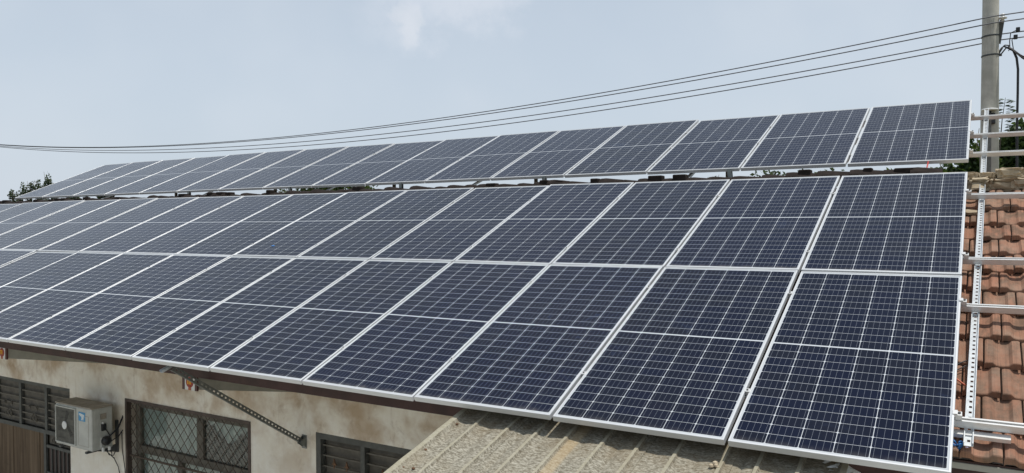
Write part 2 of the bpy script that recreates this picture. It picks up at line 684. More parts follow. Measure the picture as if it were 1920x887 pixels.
def lay_tiles(front=True):
    n = int((XR - XL + .12) / TWD)
    for i, s0 in enumerate(ROWS[:-1]):
        s1 = ROWS[i + 1] + .055
        shift = (i % 2) * TWD * .5 + random.uniform(-.006, .006)
        for k in range(n):
            x0 = XL - .10 + k * TWD + shift
            if x0 + TWD > XR + .05:
                continue
            js, jh, jr = random.gauss(0, .0055), random.gauss(0, .0025), random.gauss(0, .006)
            vs = []
            for (s, dh) in ((s0, .024), (s0 + .005, .028), (s1, -.010)):
                for (fx, hh) in TPROF:
                    vs.append((x0 + fx * TWD, s + js + jr * (fx - .5), HT + dh + hh * .85 + jh + jr * (fx - .5) * .4))
            m_ = len(TPROF)
            # thickness edge at the lower end
            for (fx, hh) in TPROF:
                vs.append((x0 + fx * TWD, s0 + js + jr * (fx - .5) + .002, HT + .024 + hh * .6 - .034 + jh))
            fs = []
            for j in range(m_ - 1):
                fs.append((j, j + 1, m_ + j + 1, m_ + j))
                fs.append((m_ + j, m_ + j + 1, 2 * m_ + j + 1, 2 * m_ + j))
                fs.append((3 * m_ + j, 3 * m_ + j + 1, j + 1, j))
            # right edge drop
            pts = [R(*v) for v in vs]
            if not front:
                pts = [Vector((p.x, 2 * RY - p.y, p.z)) for p in pts]
            rbm.add(pts, fs, 0)


lay_tiles(True)
lay_tiles(False)
roof_o = hpart(rbm, 'roof', [M['tile'], M['beam']], fix=False)

# ridge: clay caps along the array, mortared rubble at the open right end
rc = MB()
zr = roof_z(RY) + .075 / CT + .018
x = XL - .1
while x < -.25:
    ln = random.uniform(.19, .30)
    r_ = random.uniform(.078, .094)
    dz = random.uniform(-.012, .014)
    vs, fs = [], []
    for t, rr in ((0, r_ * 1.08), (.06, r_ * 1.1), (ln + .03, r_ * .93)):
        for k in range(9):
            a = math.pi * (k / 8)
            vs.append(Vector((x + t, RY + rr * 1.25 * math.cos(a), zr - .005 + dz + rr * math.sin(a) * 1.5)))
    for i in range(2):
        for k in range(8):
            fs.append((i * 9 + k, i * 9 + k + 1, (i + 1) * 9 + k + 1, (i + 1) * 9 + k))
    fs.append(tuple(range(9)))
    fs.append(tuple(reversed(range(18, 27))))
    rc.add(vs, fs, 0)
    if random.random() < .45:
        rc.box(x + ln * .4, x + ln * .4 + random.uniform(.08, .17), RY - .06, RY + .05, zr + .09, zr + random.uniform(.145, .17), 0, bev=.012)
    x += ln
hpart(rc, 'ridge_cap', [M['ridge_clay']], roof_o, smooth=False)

rm = MB()
from mathutils import noise as mn
rnd = random.Random(17)


def lump(mb, c, r, seed, rough=.22):
    bm = bmesh.new()
    bmesh.ops.create_icosphere(bm, subdivisions=4, radius=1)
    for v in bm.verts:
        d = v.co.copy()
        q = Vector((math.copysign(abs(d.x) ** .38, d.x), math.copysign(abs(d.y) ** .45, d.y), math.copysign(abs(d.z) ** .45, d.z)))
        k = 1 + rough * mn.noise(d * 2.1 + Vector((seed, 0, 0))) + rough * .7 * mn.noise(d * 5 + Vector((0, seed, 0))) + rough * .45 * mn.noise(d * 12 + Vector((0, seed, 3)))
        v.co = Vector((q.x * r[0], q.y * r[1], q.z * r[2])) * k
    bm.verts.index_update()
    mb.add([Vector(c) + v.co for v in bm.verts], [tuple(v.index for v in f.verts) for f in bm.faces])
    bm.free()


x = -.22
i = 0
while x < XR:                      # bedding mortar with a broken lower edge
    w = rnd.uniform(.16, .30)
    lump(rm, (x + w / 2, RY - .02, zr - .045 + rnd.uniform(-.01, .01)), (w * .62, .235 + rnd.uniform(-.03, .03), .062), i * 3.1, .3)
    x += w * .82
    i += 1
x = -.20
while x < XR:                      # stones and cap pieces on top
    big_ = x > .17
    w = rnd.uniform(.09, .15) if not big_ else rnd.uniform(.16, .26)
    h = rnd.uniform(.026, .036) if not big_ else rnd.uniform(.045, .065)
    lump(rm, (x + w / 2, RY - .03 + rnd.uniform(-.02, .02), zr + .032 + h * .6), (w * .50, rnd.uniform(.085, .12), h), 50 + i * 2.7, .2)
    x += w * .97
    i += 1
hpart(rm, 'ridge_mortar', M['mortar'], roof_o, smooth=False)

# fascia board under the eave
fb = MB()
zf = -.218
for i in range(12):
    a = XL - .12 + i * (XR - XL + .12) / 12
    b = XL - .12 + (i + 1) * (XR - XL + .12) / 12 - .003
    fb.box(a, b, .405 + (i % 2) * .0015, .43, zf, roof_z(.43) + .03)
hpart(fb, 'fascia', M['fascia'])

# tapered cantilever beams with a glazed end tile
for bx in (-16.06, -12.73, -9.40, -6.07, -2.74, .59):
    b = MB()
    b.prism([(.425, -.335), (WY, -.585), (WY, roof_z(WY) - .01), (.432, roof_z(.432) - .002)], 0, bx - .09, bx + .09)
    bo = hpart(b, 'eave_beam', M['beam'])
    e = MB()
    e.box(bx - .105, bx - .073, .407, .4245, -.345, -.220, 1)
    e.box(bx + .073, bx + .105, .407, .4245, -.345, -.220, 1)
    e.box(bx - .0725, bx + .0725, .410, .4245, -.345, -.220, 0)
    Mx = Matrix.Translation((bx, .4095, -.272)) @ Matrix.Rotation(rad(90), 4, 'X')
    e.lathe([(.050, -.001), (.050, .004), (.046, .006)], 20, 2, Mx)
    e.box(bx - .018, bx + .018, .4055, .4095, -.3445, -.321, 3)
    # the yellow character block: strokes over a square
    e.box(bx - .025, bx + .025, .4015, .4040, -.290, -.244, 4)
    for dx in (-.019, 0, .019):
        e.box(bx + dx - .0035, bx + dx + .0035, .3995, .4015, -.287, -.247, 2 if dx == 0 else 4)
    e.box(bx - .029, bx + .029, .3992, .4015, -.2515, -.2445, 4)
    e.box(bx - .020, bx + .020, .4010, .4030, -.312, -.300, 2)
    hpart(e, 'emblem_tile', [M['emb_w'], M['emb_m'], M['emb_r'], M['emb_o'], M['emb_y']], bo)


# --- doors and window
def ring(mb, x0, x1, z0, z1, w, y0, y1, mi=0):
    mb.box(x0, x0 + w, y0, y1, z0, z1, mi)
    mb.box(x1 - w, x1, y0, y1, z0, z1, mi)
    mb.box(x0 + w, x1 - w, y0, y1, z1 - w, z1, mi)
    mb.box(x0 + w, x1 - w, y0, y1, z0, z0 + w, mi)


def scroll(mb, x, z, r, y, mi=0, flip=1):
    pts = []
    for k in range(15):
        a = rad(-60 + k * 34) * flip
        rr = r * (1 - .05 * k)
        pts.append((x + rr * math.cos(a), y, z + rr * math.sin(a)))
    mb.tube(pts, .007, 5, mi)


dY = WY + .07
dm = MB()
ring(dm, -13.30, -10.22, -3.30, -1.00, .055, WY + .03, dY)
dm.box(-13.245, -10.275, WY + .035, dY - .004, -1.70, -1.645)
dm.box(-10.945, -10.89, WY + .035, dY - .004, -3.245, -1.70)
door = hpart(dm, 'door', M['grille_grey'])
d = MB()
d.box(-13.245, -10.275, dY + .02, dY + .04, -1.645, -1.055)
hpart(d, 'transom_board', M['door_back'], door)
d = MB()
for px in (-12.86, -12.22, -11.555, -10.885):
    d.box(px - .028, px + .028, WY + .040, dY + .015, -1.644, -1.056, 0)
for pz in (-1.16, -1.27, -1.37, -1.475, -1.565):
    d.box(-13.244, -10.276, WY + .052, WY + .064, pz - .009, pz + .009, 1)
for cx in (-13.05, -12.54, -11.89, -11.22, -10.58):
    for sx in (-.09, .09):
        d.lathe([(.004, -.02), (.022, -.012), (.032, 0), (.022, .012), (.004, .02)], 10, 1,
                Matrix.Translation((cx + sx, WY + .054, -1.375 + random.uniform(-.01, .01))))
        d.box(cx + sx - .006, cx + sx + .006, WY + .050, WY + .058, -1.42, -1.345, 1)
    for sx in (-.04, .04):
        scroll(d, cx + sx, -1.52, .055, WY + .046, 1, 1 if sx > 0 else -1)
hpart(d, 'transom_grille', [M['grille_grey'], M['grille_tan']], door)
d = MB()
x = -13.24
while x < -10.96:
    w = random.uniform(.13, .19)
    d.box(x, min(x + w - .006, -10.95), dY - .01 + random.uniform(0, .008), dY + .03, -3.24, -1.705)
    x += w
hpart(d, 'door_leaf', M['planks'], door)
d = MB()
d.box(-10.885, -10.28, WY + .040, dY - .006, -1.885, -1.845, 0)
d.box(-10.885, -10.28, WY + .040, dY - .006, -2.26, -2.215, 0)
d.box(-10.30, -10.277, WY + .041, dY - .006, -3.24, -1.71, 0)
for k in range(6):
    xx = -10.86 + k * .098
    d.box(xx, xx + .078, dY - .004, dY + .02, -3.24, -1.89, 1)
    d.box(xx + .082, xx + .094, WY + .046, dY - .008, -3.24, -1.89, 0)
d.box(-10.885, -10.30, dY + .012, dY + .03, -1.842, -1.71, 2)
for sx in (-10.74, -10.62, -10.48, -10.38):
    scroll(d, sx, -1.775, .05, WY + .058, 3, random.choice((-1, 1)))
hpart(d, 'side_panel', [M['grille_grey'], M['planks_d'], M['door_back'], M['grille_tan']], door)

wm = MB()
X0, X1, Z0, Z1 = -8.98, -6.70, -2.30, -.985
ring(wm, X0, X1, Z0, Z1, .035, WY - .012, WY + .05)
win = hpart(wm, 'window', M['win_brown'])
f = MB()
yf = WY + .11
ring(f, X0 + .036, X1 - .036, Z0 + .036, Z1 - .036, .085, yf, yf + .05)
f.box(X0 + .122, X1 - .122, yf - .01, yf + .05, -1.665, -1.575)
f.box(-7.755, -7.645, yf - .004, yf + .046, -1.574, Z1 - .122)
f.box(-7.30, -7.22, yf - .004, yf + .046, Z0 + .122, -1.666)
f.box(-8.12, -8.04, yf - .004, yf + .046, Z0 + .122, -1.666)
hpart(f, 'window_frame', M['win_wood'], win)
for (a, b, c, e) in ((X0 + .12, -7.755, -1.575, Z1 - .12), (-7.645, X1 - .12, -1.575, Z1 - .12), (X0 + .12, -8.12, Z0 + .12, -1.666),
                     (-8.04, -7.30, Z0 + .12, -1.666), (-7.22, X1 - .12, Z0 + .12, -1.666)):
    p = MB()
    p.box(a, b, yf + .018, yf + .023, c, e)
    hpart(p, 'pane', M['glass'], win)
# curtain folds behind the glass
cv, cf = [], []
for i in range(120):
    x = X0 + .06 + i * (X1 - X0 - .12) / 119
    yy = yf + .062 + .018 * math.sin(x * 27) + .012 * math.sin(x * 61 + 1)
    cv += [Vector((x, yy, Z0 + .05)), Vector((x, yy, Z1 - .05))]
for i in range(119):
    cf.append((2 * i, 2 * i + 2, 2 * i + 3, 2 * i + 1))
c = MB()
c.add(cv, cf)
co = hpart(c, 'curtain', M['curtain'], win, smooth=True)
c = MB()  # reflection of a roof opposite, shaped as a dark jagged sheet behind the pane
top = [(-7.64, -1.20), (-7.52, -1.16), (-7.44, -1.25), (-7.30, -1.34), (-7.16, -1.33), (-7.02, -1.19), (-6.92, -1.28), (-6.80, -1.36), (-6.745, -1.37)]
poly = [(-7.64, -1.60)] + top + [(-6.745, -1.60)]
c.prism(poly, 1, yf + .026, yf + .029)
hpart(c, 'roof_reflection', M['reflect_dark'], win)
# diamond mesh grille, fixed proud of the frame
gm = MB()
yg = WY + .028
pit, sl = .142, 1.12
wd, ht = X1 - X0 - .07, Z1 - Z0 - .07
bx0, bz0 = X0 + .035, Z0 + .035
for sgn in (1, -1):
    k = -20
    while k < 40:
        c0 = k * pit
        pts = []
        # line: x = c0 + sgn*(z)/sl , clipped to the opening
        z_a, z_b = 0.0, ht
        xa, xb = c0 + sgn * z_a / sl, c0 + sgn * z_b / sl
        def clip(xa, za, xb, zb):
            t0, t1 = 0.0, 1.0
            dx = xb - xa
            for lim, s_ in ((0.0, 1), (wd, -1)):
                den = dx * s_
                num = (lim - xa) * s_
                if den > 0:
                    t0 = max(t0, num / den)
                else:
                    t1 = min(t1, num / den)
            return t0, t1
        t0, t1 = clip(xa, z_a, xb, z_b)
        if t1 - t0 > .02:
            off = .0035 * sgn
            gm.tube([(bx0 + xa + (xb - xa) * t, yg + off, bz0 + ht * t) for t in (t0, t1)], .0042, 5)
        k += 1
gm.box(bx0, X1 - .035, yg - .008, yg + .008, -1.705, -1.683)
hpart(gm, 'mesh_grille', M['rust_d'], win)

dm = MB()
A0, A1, AZ = -5.72, -3.42, -.965
ring(dm, A0, A1, -3.30, AZ, .062, WY + .004, WY + .075)
dm.box(-5.122, -5.068, WY + .008, WY + .07, -1.75, AZ - .063)
dm.box(-4.40, -4.346, WY + .008, WY + .07, -1.75, AZ - .063)
dm.box(A0 + .063, A1 - .063, WY + .008, WY + .07, -1.80, -1.752)
door2 = hpart(dm, 'door', M['grille_grey'])
door2['label'] = 'dark steel door with rusty flower ornaments'
d = MB()
d.box(A0 + .063, A1 - .063, WY + .085, WY + .11, -1.75, AZ - .063)
hpart(d, 'transom_board', M['door_back'], door2)
d = MB()
for pz in (-1.095, -1.20, -1.31, -1.42, -1.53, -1.64):
    for a, b in ((A0 + .063, -5.123), (-5.067, -4.401), (-4.345, A1 - .063)):
        d.box(a, b, WY + .034, WY + .048, pz - .008, pz + .008)
for (fx, fz) in ((-5.50, -1.26), (-5.33, -1.265), (-4.86, -1.26), (-4.66, -1.26), (-4.1, -1.26), (-3.9, -1.26)):
    for k in range(3):
        a = rad(90 + 120 * k)
        d.prism([(fx + .012 * math.cos(a + 1.2), fz + .014 * math.sin(a + 1.2)), (fx + .036 * math.cos(a), fz + .042 * math.sin(a)),
                 (fx + .012 * math.cos(a - 1.2), fz + .014 * math.sin(a - 1.2))], 1, WY + .028, WY + .042, 1)
    d.prism([(fx - .006, fz - .055), (fx + .006, fz - .055), (fx + .006, fz + .03), (fx - .006, fz + .03)], 1, WY + .030, WY + .040, 1)
hpart(d, 'transom_grille', [M['grille_tan'], M['rust']], door2)
d = MB()
for a, b in ((A0 + .063, -4.575), (-4.569, A1 - .063)):
    d.box(a, b, WY + .03, WY + .065, -3.24, -1.802)
hpart(d, 'door_leaf', M['door_dark'], door2)

# ------------------------------------------------------------------ canopy of ribbed fibre sheet
CZ0, CSL = -.120, .26
CX0, CX1, CYT, CYB = -2.834, -.46, .38, -1.95
can = empty('porch_canopy', (CX0, CYB, GZ))
tag(can, 'weathered ribbed fibre sheet canopy sloping out under the bottom solar panels', 'canopy')
cm = MB()
RIBS = [-2.636, -2.405, -2.20, -1.995, -1.76, -1.549, -1.324, -1.062, -.882, -.68]
prof = [(CX0, .022), (CX0 + .006, .024), (CX0 + .042, .024), (CX0 + .060, .004)]
for i, rx in enumerate(RIBS):
    prev = prof[-1][0]
    mid = (prev + rx - .035) / 2
    prof += [(prev * .5 + mid * .5, -.003), (mid, -.006 - .004 * (i % 3)), (mid * .5 + (rx - .035) * .5, -.003)]
    prof += [(rx - .022, .000), (rx - .012, .0145), (rx + .007, .0155), (rx + .015, .001)]
    if i in (1, 5, 7):          # lapped sheet edge beside the rib
        prof += [(rx + .052, .004), (rx + .054, -.002)]
prof += [(-.56, -.006), (CX1 - .05, .0), (CX1 - .03, .02), (CX1, .02)]
NY = 46
vs, fs = [], []
npf = len(prof)
for layer in (0, 1):
    for i in range(NY):
        y = CYB + (CYT - CYB) * i / (NY - 1)
        for j, (px, pz) in enumerate(prof):
            wv = .006 * mn.noise(Vector((px * 2.2, y * 3.2, 1.3))) + .0025 * mn.noise(Vector((px * 9, y * 9, 7)))
            vs.append(Vector((px + .003 * mn.noise(Vector((y * 4, j, 0))), y, CZ0 + CSL * y + pz + wv - .004 * layer)))
for i in range(NY - 1):
    for j in range(npf - 1):
        a = i * npf + j
        fs.append((a, a + 1, a + npf + 1, a + npf))
        a += NY * npf
        fs.append((a, a + npf, a + npf + 1, a + 1))
for i in range(NY - 1):
    for j in (0, npf - 1):
        a = i * npf + j
        fs.append((a, a + npf, a + npf + NY * npf, a + NY * npf))
for j in range(npf - 1):
    for i in (0, NY - 1):
        a = i * npf + j
        fs.append((a, a + 1, a + 1 + NY * npf, a + NY * npf))
cm.add(vs, fs)
for q, f in enumerate(cm.f):
    if all(prof[i % npf][1] > .010 for i in f):
        cm.m[q] = 1


def under(o, root):
    o.data.transform(Matrix.Translation(-Vector(root.location)))
    o.parent = root
    return o


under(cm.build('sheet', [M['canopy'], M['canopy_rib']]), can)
for (bx, by) in ((-2.773, -.366), (-2.788, -.512), (-2.782, -.57), (-2.713, -.561), (-2.767, -.043), (-2.30, -.68), (-1.66, -.68)):
    b = MB()
    b.lathe([(.010, -.004), (.010, .002), (.006, .006)], 8, 0, Matrix.Translation((bx, by, CZ0 + CSL * by + (.012 if bx < -2.80 else .006))))
    under(b.build('bolt', M['rust']), can)
for px in (CX0 + .1, CX1 - .1):
    b = MB()
    b.tube([(px, CYB + .15, GZ), (px, CYB + .15, CZ0 + CSL * (CYB + .15) - .05)], .03, 10)
    under(b.build('post', M['rust_d']), can)
b = MB()
b.box(CX0, CX1, CYB + .12, CYB + .18, CZ0 + CSL * (CYB + .15) - .055, CZ0 + CSL * (CYB + .15) - .015)
under(b.build('purlin', M['rust_d']), can)
# rubble mortar along one rib
b = MB()
for (lx, ly, r_) in ((-1.095, -.035, .016), (-1.085, -.055, .012), (-1.108, -.065, .014), (-1.07, -.07, .009)):
    b.lathe([(r_ * .5, -.01), (r_, -.002), (r_ * .8, r_ * .5), (r_ * .2, r_ * .8)], 9, 0, Matrix.Translation((lx, ly, CZ0 + CSL * ly + .01)))
tag(b.build('mortar_crumb', M['mortar']), 'small broken lump of mortar lying on the canopy just under the array edge', 'rubble')

# ------------------------------------------------------------------ solar panels
pan = empty('solar_panel', (0, 0, 0), (TH, 0, 0))
fm = MB()
prof = [(.011, -.035), (0, -.035), (0, -.0012), (.0012, 0), (.0100, 0), (.011, -.0010)]
vs, fs = [], []
for (i_, z_) in prof:
    vs += [(i_, i_, z_), (PW - i_, i_, z_), (PW - i_, PL - i_, z_), (i_, PL - i_, z_)]
n = len(prof)
for a in range(n):
    b = (a + 1) % n
    for k in range(4):
        fs.append((a * 4 + k, a * 4 + (k + 1) % 4, b * 4 + (k + 1) % 4, b * 4 + k))
fm.add(vs, fs)
fm.build('frame', M['alu_frame'], pan)
cs = MB()
e_ = .0112
cs.box(e_, PW - e_, e_, PL - e_, -.007, -.0028)
cells = cs.build('cell_sheet', [M['cells'], M['backsheet']], pan)
for p in cells.data.polygons:
    p.material_index = 0 if p.normal.z > .5 else 1

ORD = ['rightmost', 'second', 'third', 'fourth', 'fifth', 'sixth', 'seventh', 'eighth', 'ninth', 'tenth', 'eleventh', 'twelfth',
       'thirteenth', 'fourteenth', 'fifteenth', 'sixteenth', 'seventeenth']
SROW = {'bottom': (0.0, 17), 'middle': (PL + .02, 17), 'raised top': (4.579, 16)}
EXTRA = {('bottom', 0): 'dark blue solar panel at the right end of the bottom row beside bare tiles',
         ('bottom', 1): 'dark blue solar panel over the canopy, second from the right in the bottom row',
         ('middle', 0): 'dark solar panel at the right end of the middle row beside the bare tiles',
         ('middle', 6): 'solar panel with a tiny blue tape scrap, seventh from the right in the middle row',
         ('raised top', 0): 'solar panel at the right end of the raised top row, nearest the pole',
         ('raised top', 15): 'grey looking solar panel at the far left end of the raised top row'}
first = True
for rname, (s0, cnt) in SROW.items():
    for k in range(cnt):
        o = pan if first else copy_tree(pan)
        first = False
        x = -PP * k - PW - .005 + random.uniform(-.002, .002)
        o.location = R(x, s0 + random.uniform(-.003, .003), -.0 if rname != 'raised top' else -.010)
        o.rotation_euler = (TH + random.gauss(0, .0022), random.gauss(0, .0024), 0)
        tag(o, EXTRA.get((rname, k), 'solar panel, %s from the right in the %s row' % (ORD[k], rname)),
            'solar panel', 'solar panels on the tiled roof')

# ------------------------------------------------------------------ horizontal aluminium rails with their clamps
def rail_mesh(mb, x0, x1):
    # local: x along, y across (slope), z up; top at z = 0
    mb.box(x0, x1, -.020, .020, -.040, -.036)
    mb.box(x0, x1, -.020, -.017, -.0355, -.004)
    mb.box(x0, x1, .017, .020, -.0355, -.004)
    mb.box(x0, x1, -.020, -.008, -.0035, 0)
    mb.box(x0, x1, .008, .020, -.0035, 0)
    mb.box(x0, x1, -.0165, .0165, -.031, -.028)


mid_m = MB()
mid_m.box(-.018, .018, -.017, .017, .0355, .0385, 0, bev=.001)
mid_m.box(-.008, .008, -.012, .012, .0, .0352)
mid_m.lathe([(.006, .0386), (.006, .0435), (.004, .0445)], 6, 1)
end_m = MB()
end_m.box(.002, .034, -.018, .018, .001, .032, 0, bev=.002)
end_m.box(-.008, .013, -.018, .018, .0354, .0385, 0)
end_m.box(.002, .014, -.018, .018, .0322, .0384, 0)
end_m.lathe([(.007, .0321), (.007, .038), (.004, .040)], 6, 1, Matrix.Translation((.022, 0, 0)))
mid0 = end0 = None
RAILS = [(.485, 'lowest rail, crossing the lower half of the bottom panel row', 17),
         (1.735, 'rail crossing the upper half of the bottom panel row', 17),
         (2.445, 'rail crossing the lower half of the middle panel row', 17),
         (3.725, 'rail crossing the upper half of the middle panel row', 17),
         (4.86, 'lowest of the three rails under the raised top row', 16),
         (5.46, 'middle one of the three rails under the raised top row', 16),
         (6.11, 'uppermost rail, crossing in front of the pole', 16)]
for i, (s, lab, cnt) in enumerate(RAILS):
    hh = -.036 if i < 4 else -.046
    r = empty('mounting_rail', R(0, s, hh), (TH, 0, 0))
    tag(r, 'long silver aluminium ' + lab, 'rail', 'aluminium rails running along the roof')
    q = MB()
    rail_mesh(q, -PP * cnt - .05, 2.25 - .08 * (i % 3))
    q.build('rail_profile', M['alu'], r)
    for k in range(0, cnt):
        if k == 0:
            if end0 is None:
                end0 = end_m.build('end_clamp', [M['alu'], M['iron']], r)
                c = end0
            else:
                c = end0.copy()
                col.objects.link(c)
                c.parent = r
            c.location = (-.0035, 0, 0)
        else:
            if mid0 is None:
                mid0 = mid_m.build('mid_clamp', [M['alu'], M['iron']], r)
                c = mid0
            else:
                c = mid0.copy()
                col.objects.link(c)
                c.parent = r
            c.location = (-PP * k + .005, 0, 0)
# short length of rail lying lower down
q = MB()
q.box(-.55, .24, -.020, .020, -.004, 0)
q.box(-.55, .24, -.020, -.0165, -.022, -.0045)
q.box(-.55, .24, .0165, .020, -.022, -.0045)
o = q.build('rail_offcut', M['alu'])
o.location = R(0, .445, -.088)
o.rotation_euler = (TH, 0, rad(-.6))
tag(o, 'short length of aluminium rail lying just below the lowest rail on the tiles', 'rail')


# ------------------------------------------------------------------ perforated channels up the slope
def channel(mb, ln, w=.041, d=.037, pitch=.05, hw=.013, hl=.020, t=.0025, lip=.009):
    """slotted C channel: along +y, web at z = 0, flanges up; holes are real"""
    mb.box(-w / 2, -w / 2 + t, 0, ln, t, d)
    mb.box(w / 2 - t, w / 2, 0, ln, t, d)
    mb.box(-w / 2 + t, -w / 2 + lip, 0, ln, d - t, d)
    mb.box(w / 2 - lip, w / 2 - t, 0, ln, d - t, d)
    mb.box(-w / 2, -hw / 2, 0, ln, 0, t)
    mb.box(hw / 2, w / 2, 0, ln, 0, t)
    y = 0.0
    while y < ln - 1e-6:
        y1 = min(ln, y + pitch - hl)
        mb.box(-hw / 2, hw / 2, y, y1, 0, t)
        y += pitch


cm_ = MB()
channel(cm_, 6.16, .043, .021, .05, .014, .018, .0025, .005)
CH = [(.060, .140, 'bright slotted steel channel running up the bare tiles at the right end'),
      (-2.68, -2.66, 'slotted channel under the panels, second from the right end, seen in the gap'),
      (-5.90, -5.42, 'slotted channel whose end juts past the eave above the diagonal strut'),
      (-8.11, -8.11, 'slotted channel under the panels near the middle of the roof, seen in the gap'),
      (-10.89, -10.89, 'slotted channel under the panels, third from the left end, seen in the gap'),
      (-13.75, -13.75, 'slotted channel under the panels, second from the left end, seen in the gap'),
      (-15.9, -15.9, 'slotted channel under the left end of the raised top row')]
ch_me = None
for i, (xa, xb, lab) in enumerate(CH):
    s0 = .345 if i != 2 else -.03
    if ch_me is None:
        o = cm_.build('slotted_channel', M['galv'])
        ch_me = o.data
    else:
        o = bpy.data.objects.new('slotted_channel', ch_me)
        col.objects.link(o)
    o.location = R(xa, s0, -.0975)
    o.rotation_euler = (TH, 0, 0)
    yaw = math.atan2(xb - xa, 6.0)
    o.rotation_euler = (Matrix.Rotation(TH, 3, 'X') @ Matrix.Rotation(-yaw, 3, 'Z')).to_euler()
    tag(o, lab, 'steel channel', 'slotted channels carrying the rails')

# struts that hold the raised row: one short leg in the gap and one long leg behind, each its own piece
LEGS = [-2.18, -4.45, -6.71, -8.85, -11.25, -14.27]
LN = ['first', 'second', 'third', 'fourth', 'fifth', 'leftmost']
leg0 = None
for k, lx in enumerate(LEGS):
    y, zt = 4.235, 4.235 * math.tan(TH) - .05
    if leg0 is None:
        b = MB()
        b.box(-.024, -.021, -.021, .021, 0, .30)
        b.box(-.0205, .021, .0180, .021, 0, .30)
        b.box(-.0205, .021, -.021, -.018, 0, .30)
        b.box(-.045, .045, -.04, .04, -.006, -.0005)
        leg0 = b.build('short_leg', M['dark_steel'])
        o = leg0
    else:
        o = leg0.copy()
        col.objects.link(o)
    o.location = (lx, y, zt - .262)
    o.rotation_euler = (rad(-4), rad(random.uniform(-8, -3)), 0)
    tag(o, 'short dark leg in the gap above the ridge, ' + (LN[k] + ' from the right' if k < 5 else 'leftmost of its line'), 'support leg',
        'short legs under the raised row')
long0 = None
for k, (xa, xb, lab) in enumerate(CH):
    xx = xa + (xb - xa) * .93
    y = 5.76
    zt = y * math.tan(TH) - .125
    zb = roof_z(y) + .10
    if long0 is None:
        b = MB()
        b.box(-.0205, -.018, -.02, .02, 0, zt - zb)
        b.box(-.0175, .0205, .0175, .02, 0, zt - zb)
        b.box(-.0175, .0205, -.02, -.0175, 0, zt - zb)
        b.box(-.05, .05, -.05, .05, -.006, -.0005)
        long0 = b.build('long_leg', M['dark_steel'])
        o = long0
    else:
        o = long0.copy()
        col.objects.link(o)
    o.location = (xx + (.03 if k == 0 else 0), y, zb)
    tag(o, 'long dark leg behind the ridge holding up the back of the raised row' if k else
        'long dark leg behind the bright channel at the right end before the pole', 'support leg',
        'long legs behind the ridge' if k else None)

# diagonal eave strut of slotted channel with a wall plate
st = empty('eave_strut', (-5.88, WY, -1.08))
tag(st, 'dark slotted steel strut running diagonally from wall to eave above the barred window', 'strut')
a, b_ = Vector((-5.83, .075, -.066)), Vector((-5.885, WY - .03, -1.075))
dirv = (b_ - a).normalized()
side = Vector((1, 0, 0))
zax = -side
xax = dirv.cross(zax).normalized()
ms = MB()
channel(ms, (b_ - a).length, .046, .036, .052, .014, .024)
Mx = Matrix(((xax.x, dirv.x, zax.x, a.x), (xax.y, dirv.y, zax.y, a.y), (xax.z, dirv.z, zax.z, a.z), (0, 0, 0, 1)))
o = ms.build('slotted_bar', M['dark_steel'])
o.data.transform(Matrix.Translation(-Vector(st.location)) @ Mx)
o.parent = st
p = MB()
p.box(-.035, .035, -.008, -.001, -.075, .065, 0, bev=.002)
p.prism([(-.008, -.06), (-.075, -.01), (-.075, .02), (-.008, .055)], 0, .024, .029)
p.prism([(-.008, -.06), (-.075, -.01), (-.075, .02), (-.008, .055)], 0, -.026, -.021)
p.build('wall_plate', M['dark_steel'], st)

# ------------------------------------------------------------------ small things on the roof and canopy
b = MB()
vs, fs = [], []
rnd = random.Random(3)
for i in range(9):
    for j in range(6):
        vs.append(R(-.63 + i * .027 + rnd.uniform(-.008, .008), .045 + j * .018 + rnd.uniform(-.006, .006), -.185 + rnd.uniform(0, .035) + .03 * math.sin(i * .5)))
for i in range(8):
    for j in range(5):
        fs.append((i * 6 + j, (i + 1) * 6 + j, (i + 1) * 6 + j + 1, i * 6 + j + 1))
b.add(vs, fs)
o = b.build('plastic_film', M['bag'])
o.modifiers.new('thick', 'SOLIDIFY').thickness = .0015
tag(o, 'crumpled white plastic film on the canopy under the rightmost bottom panel', 'litter')

b = MB()
for i in range(7):
    pts = []
    px, ps = .005 + rnd.uniform(-.012, .02), .375 + rnd.uniform(-.015, .02)
    for k in range(6):
        pts.append(R(px, ps, -.125 + rnd.uniform(-.015, .02)))
        px += rnd.uniform(-.014, .015)
        ps += rnd.uniform(-.012, .014)
    b.tube(pts, .0045, 5)
tag(b.build('blue_twine', M['blue_pl'], smooth=True), 'tangle of blue plastic twine at the foot of the slotted channel', 'twine')
b = MB()
b.tube([R(-.06, .99, -.10), R(-.01, .975, -.11), R(.025, .95, -.124), R(.05, .93, -.13)], .005, 6)
tag(b.build('orange_cable_end', M['orange'], smooth=True), 'short orange cable end poking out from under the rightmost bottom panel', 'cable')
b = MB()
b.tube([R(-.08, 1.03, -.085), R(-.02, 1.10, -.10), R(.03, 1.17, -.11), R(.06, 1.20, -.115)], .0035, 6)
b.tube([R(-.08, .99, -.10), R(-.02, 1.06, -.115), R(.03, 1.13, -.12), R(.065, 1.17, -.125)], .0035, 6)
tag(b.build('black_cable_pair', M['cable'], smooth=True), 'pair of thin black cables running from the rightmost bottom panel to the channel', 'cable')
b = MB()
b.tube([(-.335, 4.02, 1.56), (-.338, 4.06, 1.63), (-.330, 4.16, 1.70), (-.335, 4.30, 1.735)], .006, 6)
tag(b.build('red_cable', M['red'], smooth=True), 'thin red cable rising from the ridge to the raised top row', 'cable')
b = MB()
b.prism([(-.020, -.008), (.014, -.014), (.022, .004), (.004, .014), (-.018, .008)], 2, 0, .001)
o = b.build('tape_scrap', M['blue_pl'])
o.location = R(-6.985, 2.395, .0015)
o.rotation_euler = (TH, 0, .4)
tag(o, 'tiny scrap of blue tape stuck low on a middle row panel', 'tape')
